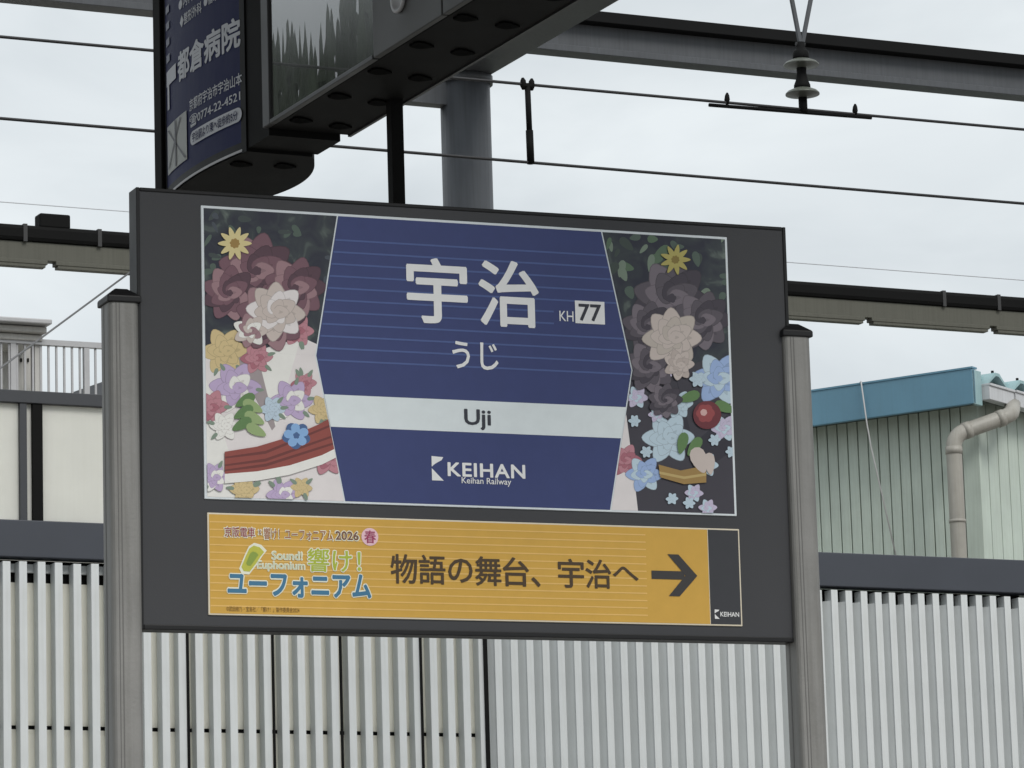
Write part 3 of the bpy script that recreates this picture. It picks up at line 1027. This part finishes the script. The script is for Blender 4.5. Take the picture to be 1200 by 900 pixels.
# ---- direction panel
du0, du1, dv0, dv1 = rectpx([(243, 600), (866, 621), (869, 734), (243, 721)])
dpan = sbox('direction_panel', du0, du1, dv0, dv1, -.001, NB, ink(208, 198, 178), sign, .0015)
YELLOW = ink(194, 153, 70, .03)
ydv = avg(bl(829, 672)[0], bl(832, 733)[0])
e = .004
flat('yellow_field', [([(du0+e, dv0+e), (ydv, dv0+e), (ydv, dv1-e), (du0+e, dv1-e)], YELLOW, n1_),
                      ([(ydv+.002, dv0+e), (du1-e, dv0+e), (du1-e, dv1-e), (ydv+.002, dv1-e)], ink(56, 57, 61), n1_)], dpan)
YST = ink(212, 174, 102, .03)
ys1 = bl(757, 680)[0]
flat('stripes', [([(du0+e+.001, v_-.0016), (ys1, v_-.0016), (ys1, v_+.0016), (du0+e+.001, v_+.0016)], YST, n1_+.0005) for v_ in [dv1-.022-i*(dv1-dv0-.044)/11 for i in range(12)]], dpan)
BRN = ink(72, 58, 42)
chars = '物語の舞台、宇治へ'
us = bl(456, 667)[0]
ue = bl(748, 675)[0]
cw = (ue-us)/9
vm = avg(bl(472, 667)[1], bl(660, 672)[1])
for k, ch in enumerate(chars):
    sc = {'の': (.06, .94, .08, .9), '、': (.04, .38, .0, .34), 'へ': (.02, .98, .3, .78)}.get(ch, (.02, .97, .0, 1))
    text('lettering', ch, (us+cw*(k+sc[0]), us+cw*(k+sc[1]), vm-.036+.072*sc[2], vm-.036+.072*sc[3]), pl(n2_), BRN, dpan, .016)
a0, a1, a2, a3 = bbpx(762.5, 650, 816, 699)
g = lambda a, b: (a0+(a1-a0)*a, a2+(a3-a2)*b)
ARW = ink(58, 56, 56)
flat('arrow', [([g(0, .40), g(.72, .40), g(.72, .60), g(0, .60)], ARW, n2_),
               ([g(.36, 1), g(.60, 1), g(1, .5), g(.74, .5)], ARW, n2_+.0002),
               ([g(.36, 0), g(.60, 0), g(1, .5), g(.74, .5)], ARW, n2_+.0002)], dpan)
# event line and title lettering with pale outlines
OUTL = ink(222, 220, 200)
def outlined(body, px, m, bold, ob, **k):
    vs = text('lettering_outline', body, bbpx(*px), pl(n2_), OUTL, dpan, ob, **k)
    x0, y0, x1, y1 = px
    d = 1.1
    return text('lettering', body, bbpx(x0+d, y0+d, x1-d, y1-d), pl(n2_+.0006), m, dpan, bold, **k)
outlined('京阪電車', (261, 617, 299, 631), ink(140, 60, 70), .01, .05)
outlined('×', (301, 620, 306, 628), ink(130, 90, 80), .02, .05)
outlined('響け！ユーフォニアム', (307, 619, 390, 634.5), ink(150, 96, 70), .008, .05)
outlined('2026', (391, 622, 420.5, 634.5), ink(110, 76, 62), .02, .06)
flat('season_disc', [([(bl(432.5, 629.5)[0]+.0215*math.cos(j*.2618), bl(432.5, 629.5)[1]+.0215*math.sin(j*.2618)) for j in range(24)], ink(224, 182, 190), n2_)], dpan)
txt('春', (426, 622, 439.5, 637), ink(150, 60, 92), dpan, .012, n2_+.0006)
outlined('Sound!', (317, 646, 354, 657), ink(190, 196, 168), .005, .05)
outlined('Euphonium', (300, 657.5, 357, 670.5), ink(190, 196, 168), .005, .05)
outlined('響け！', (358.5, 642.5, 423, 672), ink(160, 172, 62), .012, .055)
outlined('ユーフォニアム', (264.5, 670.5, 435, 702), ink(64, 112, 142), .035, .085)
# plain horn-like badge beside the title
def horn(s, m, n):
    c = bl(294, 655)
    P = []
    for a_, b_ in ((-.028, -.022), (-.022, -.033), (-.006, -.034), (.012, -.012), (.024, .006), (.034, .018), (.022, .030), (.006, .034), (-.006, .026), (-.016, .006)):
        P.append((c[0]+a_*s, c[1]+b_*s))
    return (P, m, n)
flat('badge', [horn(1.12, OUTL, n2_), horn(.92, ink(178, 178, 74), n2_+.0005), horn(.5, ink(132, 150, 70), n2_+.001)], dpan)
txt('©武田綾乃・宝島社／「響け！」製作委員会2024', (264.5, 711.5, 350, 717.5), ink(112, 84, 44), dpan, 0, n2_)
txt('KEIHAN', (843, 717.5, 865, 723), TXW, dpan, .02, n2_)
kmark(836.5, 714.5, 842, 725.5, TXW, dpan, n2_)

# ================================================================== HANGING DISPLAY AND AD BOX
AX = 4.55                                   # plane of the -X face
hd = empty('hanging_display', (AX, 11, 3.5), 0, 'black hanging display box with a dark glass screen and ribbed underside', 'display')
def ax(o, root=None):
    return px_(o, root or hd)
pf = onX(309, 151, AX)
zb_ = avg(pf.z, onX(480, 42.5, AX).z)
yF = pf.y
bwid = onY(409, 157, yF).x-AX
HT = 1.3                                    # box height (the top is above the picture)
yN = 6.5
ax(box('case', (AX+.012, yN, zb_), (AX+bwid, yF, zb_+HT), BLACK, None, .008))
# -X face: frame, glass, panel, round speaker
yg0, yg1 = onX(316, 80, AX).y, onX(437.5, 60, AX).y
zg0 = onX(316, 141, AX).z
ax(box('glass_pane', (AX+.004, yg1, zg0), (AX+.014, yg0, zb_+HT-.06), GLASSY))
FRM = mat('display_frame', (.03, .031, .032), .45, 0, .1, 5)
FRM2 = mat('display_side_panel', (.042, .043, .042), .5, 0, .1, 4)
ax(box('glass_frame', (AX-.004, yg0+.0005, zb_+.0), (AX+.016, yF, zb_+HT), FRM, None, .003))
ax(box('glass_frame', (AX-.004, yg1, zb_+.0), (AX+.016, yg0, zg0), FRM, None, .002))
y2 = onX(519, 20, AX).y
ax(box('side_panel', (AX-.004, y2, zb_+.001), (AX+.016, yg1-.008, zb_+HT), FRM2, None, .003))
ax(box('side_panel', (AX-.004, yN, zb_+.001), (AX+.016, y2-.008, zb_+HT), FRM2, None, .003))
sp = onX(470, -3, AX)
o = lathe('speaker', [(.0, 0), (.038, 0), (.046, .006), (.046, .014), (.036, .014), (.03, .008), (0.0, .006)], GALV, None, (0, 0, 0), 24)
o.rotation_euler = (0, -math.pi/2, 0)
o.location = (0, sp.y-hd.location.y, sp.z-hd.location.z)
o.parent = hd
# vents under the case
def vent(x, y, z, root, sc=1):
    bm = bmesh.new()
    P = [(x+sc*.034*math.cos(a)*(1+.25*math.cos(3*a)), y+sc*.03*math.sin(a)*(1+.2*math.sin(2*a))) for a in (k*math.pi/6 for k in range(12))]
    add_prism(bm, P, (z-.005, z+.002), lambda p, t: (p[0], p[1], t))
    ax(link('vent', bm_mesh(bm, 'vent'), VENT), root)
VENT = mat('vent_black', (.002, .002, .002), .9, spec=.05)
for k in range(14):
    y = yF-.14-k*.3
    vent(AX+bwid*.22, y, zb_, hd)
    vent(AX+bwid*.72, y+.03, zb_, hd)
ax(box('bottom_edge', (AX+bwid-.004, yN, zb_-.004), (AX+bwid+.006, yF, zb_+.03), FRM))
for k in (yN+.8, yF-.6):
    ax(box('hanger', (AX+.08, k-.05, zb_+HT-.01), (AX+.16, k+.05, 6.27), STEEL_D))
# near platform roof (above the picture) that carries the box and keeps the sky off the upper board
ROOFZ = 6.25
pr_ = empty('platform_roof', (4, 10, 0), 0, 'steel platform roof above the station sign and hanging display', 'roof')
ROOFM = mat('roof_underside', (.16, .165, .17), .6, 0, .08, 2)
ax(box('roof_deck', (-8, 5.95, ROOFZ), (cxx-yw-.02, 12.9, ROOFZ+.12), ROOFM), pr_)
for yy in (6.15, 9.6, 12.6):
    ax(box('purlin', (-8, yy-.05, ROOFZ-.14), (cxx-yw-.02, yy+.05, ROOFZ+.001), STEEL), pr_)
for xx in (-7.5, -1.5, cxx-yw-.3):
    ax(tube('column', [(xx, 9.6, -.01), (xx, 9.6, ROOFZ-.1)], .09, STEEL, None, 16), pr_)
bm = bmesh.new()
# ad box: lens-shaped plan
ad = empty('advertising_box', (AX, yF+.5, zb_), 0, 'lens shaped advertising box with white writing on dark blue', 'advertising box')
za_ = zb_-.03
pe = onX(195, 219, AX+.016)
yE = pe.y
yS = onX(290, 165, AX+.016).y
Ln = yE-yS
def arc(t, bulge):                           # t 0 near .. 1 far
    return bulge*(1-(2*t-1)**2)
NSEG = 20
BL, BR = .034, .1
left = [(AX+.016-arc(i/NSEG, BL), yS+Ln*i/NSEG) for i in range(NSEG+1)]
right = [(AX+bwid-.05+arc(i/NSEG, BR), yS+Ln*i/NSEG) for i in range(NSEG+1)]
ax(prism('case', left+right[::-1], (za_, zb_+HT), lambda p, t: (p[0], p[1], t), BLACK), ad)
def adp(off):
    def f(s, z):                             # s: 0 at far end .. 1 near, z above bottom
        t = 1-s
        return Vector((AX+.016-arc(t, BL)-off, yS+Ln*t, za_+z))-ad.location
    return f
# blue face sheet
def sheet(name, s0, s1, z0, z1, off, m, th=.004):
    bm = bmesh.new()
    f = adp(off)
    n = 16
    A = [(bm.verts.new(f(s0+(s1-s0)*i/n, z0)), bm.verts.new(f(s0+(s1-s0)*i/n, z1))) for i in range(n+1)]
    for p, q in zip(A, A[1:]):
        bm.faces.new((p[0], q[0], q[1], p[1]))
    me = bm_mesh(bm, name)
    o = link(name, me, m, ad)
    return o
ADB = mat('ad_blue', tuple(lin(x)*1.0 for x in (40, 45, 84)), .5, 0, .05, 8, spec=.08)
ADW = mat('ad_white', tuple(min(.75, lin(x)*1.2) for x in (190, 193, 200)), .5, 0, .05, 12, spec=.08)
ADF = mat('ad_frame', (.012, .0125, .013), .5, spec=.15)
sheet('ad_face', .05, .96, .035, HT, .003, ADB)
for s0, s1, z0, z1 in ((.0, .05, 0, HT), (.96, 1.0, 0, HT), (.05, .96, .004, .035)):
    sheet('ad_frame', s0, s1, z0, z1, .004, ADF)
sheet('ad_lip', 0.02, .97, .004, .012, .006, GALV)
def ad_uv(px, py):
    """photo pixel on the flat mid plane of the ad face -> s, z"""
    lo, hi = 0, 1
    best = None
    for i in range(201):
        s = i/200
        p = adp(.005)(s, 0)+ad.location
        d = ray(px, py)
        t = (p.y-CAM.y)/d.y
        e_ = abs(CAM.x+d.x*t-p.x)
        if best is None or e_ < best[0]:
            best = (e_, s, CAM.z+d.z*t-za_)
    return best[1], best[2]
def adt(body, p0, p1, hpx, m=ADW, bold=.01, off=.0048, name='lettering'):
    """text between photo points p0 (left, bottom) and p1 (right, bottom), hpx high"""
    s0, z0 = ad_uv(*p0)
    s1, z1 = ad_uv(*p1)
    hh = hpx*.00268
    z = (z0+z1)/2
    return text(name, body, (s0, s1, z, z+hh), lambda u, v_, k=0: adp(off+k)(u, v_), m, ad, bold)
adt('都倉病院', (208.5, 97), (282, 56), 38, bold=.03)
adt('◆整形外科', (211, 32), (236, 17), 15, bold=.012)
adt('●内科', (209.5, 12), (226, 2), 14)
adt('●循環器科', (239, 9), (268, -7), 13)
adt('京都府宇治市宇治山本', (222, 132), (283.5, 98), 15, bold=.012)
adt('☎0774-22-4521', (222, 152), (281.5, 118), 15, bold=.012)
s0, z0 = ad_uv(224, 176)
s1, z1 = ad_uv(284, 140)
zz = (z0+z1)/2+.004
bm = bmesh.new()
f = adp(.0062)
hh = .046
P = []
for j in range(13):
    a = R_(90+180*j/12)
    P.append((s0+.035+.035*math.cos(a), zz+hh/2+hh/2*math.sin(a)))
for j in range(1, 10):
    P.append((s0+.035+(s1-s0-.07)*j/10, zz))
for j in range(13):
    a = R_(-90+180*j/12)
    P.append((s1-.035+.035*math.cos(a), zz+hh/2+hh/2*math.sin(a)))
for j in range(9, 0, -1):
    P.append((s0+.035+(s1-s0-.07)*j/10, zz+hh))
nP = len(P)
cen = [(s0+.035+(s1-s0-.07)*j/10, zz+hh/2) for j in range(11)]
mid_ = bm.verts.new(f((s0+s1)/2, zz+hh/2)-Vector((.001, 0, 0)))
V = [bm.verts.new(f(*p)-Vector((.001, 0, 0))) for p in P]
for j in range(nP):
    bm.faces.new((V[j], V[(j+1) % nP], mid_))
link('pill', bm_mesh(bm, 'pill'), ADW, ad)
text('lettering', '宇治駅より東へ徒歩約5分', (s0+.03, s1-.03, zz+.007, zz+hh-.007), lambda u, v_, k=0: adp(.0095+k)(u, v_), ADB, ad, .012)
# white cross-like emblem and map at the far end
def adrect(name, x0, y0, x1, y1, hpx, m, off):
    a, z_a = ad_uv(x0, y0)
    b, z_b = ad_uv(x1, y1)
    return sheet(name, a, b, (z_a+z_b)/2, (z_a+z_b)/2+hpx*.00268, off, m)
MAPC = mat('ad_map', tuple(lin(x)*1.3 for x in (160, 163, 162)), .5, spec=.08)
mz = ad_uv(210, 190)[1]
s_a, s_b = .085, ad_uv(219.5, 180)[0]
sheet('map', s_a, s_b, mz-.01, mz+.15, .0062, MAPC)
for k, (a, b) in enumerate((((.1, .9), (.95, .05)), ((.1, .1), (.75, .95)), ((.5, .98), (.5, .02)))):
    bm = bmesh.new()
    f = adp(.0095)
    q0 = (s_a+(s_b-s_a)*a[0], mz-.01+.16*a[1])
    q1 = (s_a+(s_b-s_a)*b[0], mz-.01+.16*b[1])
    w_ = .01
    vs = [bm.verts.new(f(q0[0]-w_, q0[1])), bm.verts.new(f(q0[0]+w_, q0[1])), bm.verts.new(f(q1[0]+w_, q1[1])), bm.verts.new(f(q1[0]-w_, q1[1]))]
    bm.faces.new(vs)
    link('map_road', bm_mesh(bm, 'map_road'), mat('ad_road', (.12, .125, .14), .5), ad)
ez = ad_uv(204, 92)[1]
sheet('emblem', .085, ad_uv(206.5, 90)[0], ez-.005, ez+.045, .0062, ADW)
sheet('emblem', .10, .10+.035, ez-.085, ez-.004, .0062, ADW)
for k in range(5):
    sheet('small_print', .085, .15, ez+.075+k*.055, ez+.1+k*.055, .0062, mat('ad_faint', tuple(lin(x)*1.3 for x in (80, 84, 104)), .4))
ax(box('end_frame', (AX-.004, yE-.012, za_-.004), (AX+bwid-.04, yE+.055, zb_+HT), BLACK, None, .004), ad)
# vents below the ad box
vent(AX+.05, yS+.15, za_, ad)
vent(AX+.19, yS+.13, za_, ad)
ax(box('joint_post', (AX+.017, yF-.001, zb_-.02), (AX+bwid-.03, yS+.006, zb_+HT), BLACK), ad)
# drop rod behind the board
rp0 = onX(466, 128, AX+bwid-.03)
rw = .020
ry = rp0.y
rx = AX+bwid-.04
rod = tag(box('drop_rod', (rx-rw, ry-rw, onY(467, 300, ry).z), (rx+rw, ry+rw, zb_+.004), BLACK, None, .003), 'black square rod hanging from the display box behind the name board', 'rod')

# ================================================================== WOOD REFLECTED IN THE GLASS
bm = bmesh.new()
random.seed(3)
def mirrored(px, py, dist):
    p = onX(px, py, AX)
    d = ray(px, py)
    d.x = -d.x
    return p+d*(dist/d.y)
def shoot(tip, h_, r, n=6):
    t = bm.verts.new(tip)
    prev = None
    for j in range(5):
        z = tip.z-h_*(j+1)/5
        rr = r*((j+1)/5)**.8
        ring = [bm.verts.new((tip.x+rr*random.uniform(.5, 1.2)*math.cos(q*6.283/n+j), tip.y+rr*random.uniform(.5, 1.2)*math.sin(q*6.283/n+j), z+random.uniform(-.12, .12))) for q in range(n)]
        for q in range(n):
            bm.faces.new((ring[q], ring[(q+1) % n], t if prev is None else prev[q])) if prev is None else bm.faces.new((ring[q], ring[(q+1) % n], prev[(q+1) % n], prev[q]))
        prev = ring
def top_line(px):
    return 40+9*math.sin(px*.11)+7*math.sin(px*.29+1)-(90 if px > 396 or px < 300 else 0)-22*math.exp(-((px-352)/9)**2)-30*math.exp(-((px-388)/10)**2)
px = 120.
while px < 620:
    dist = random.uniform(40, 44)
    t = mirrored(px, top_line(px)+random.uniform(-9, 6), dist)
    shoot(t, random.uniform(.7, 1.6), random.uniform(.06, .13))
    t = mirrored(px, top_line(px)+random.uniform(6, 16), dist+.5)
    shoot(t, t.z-GZ, random.uniform(.5, .8))
    px += random.uniform(3.5, 8)
tag(link('distant_wood', bm_mesh(bm, 'distant_wood'), FOLI), 'dark pointed conifer wood seen only as a reflection in the display glass', 'wood', None, 'stuff')
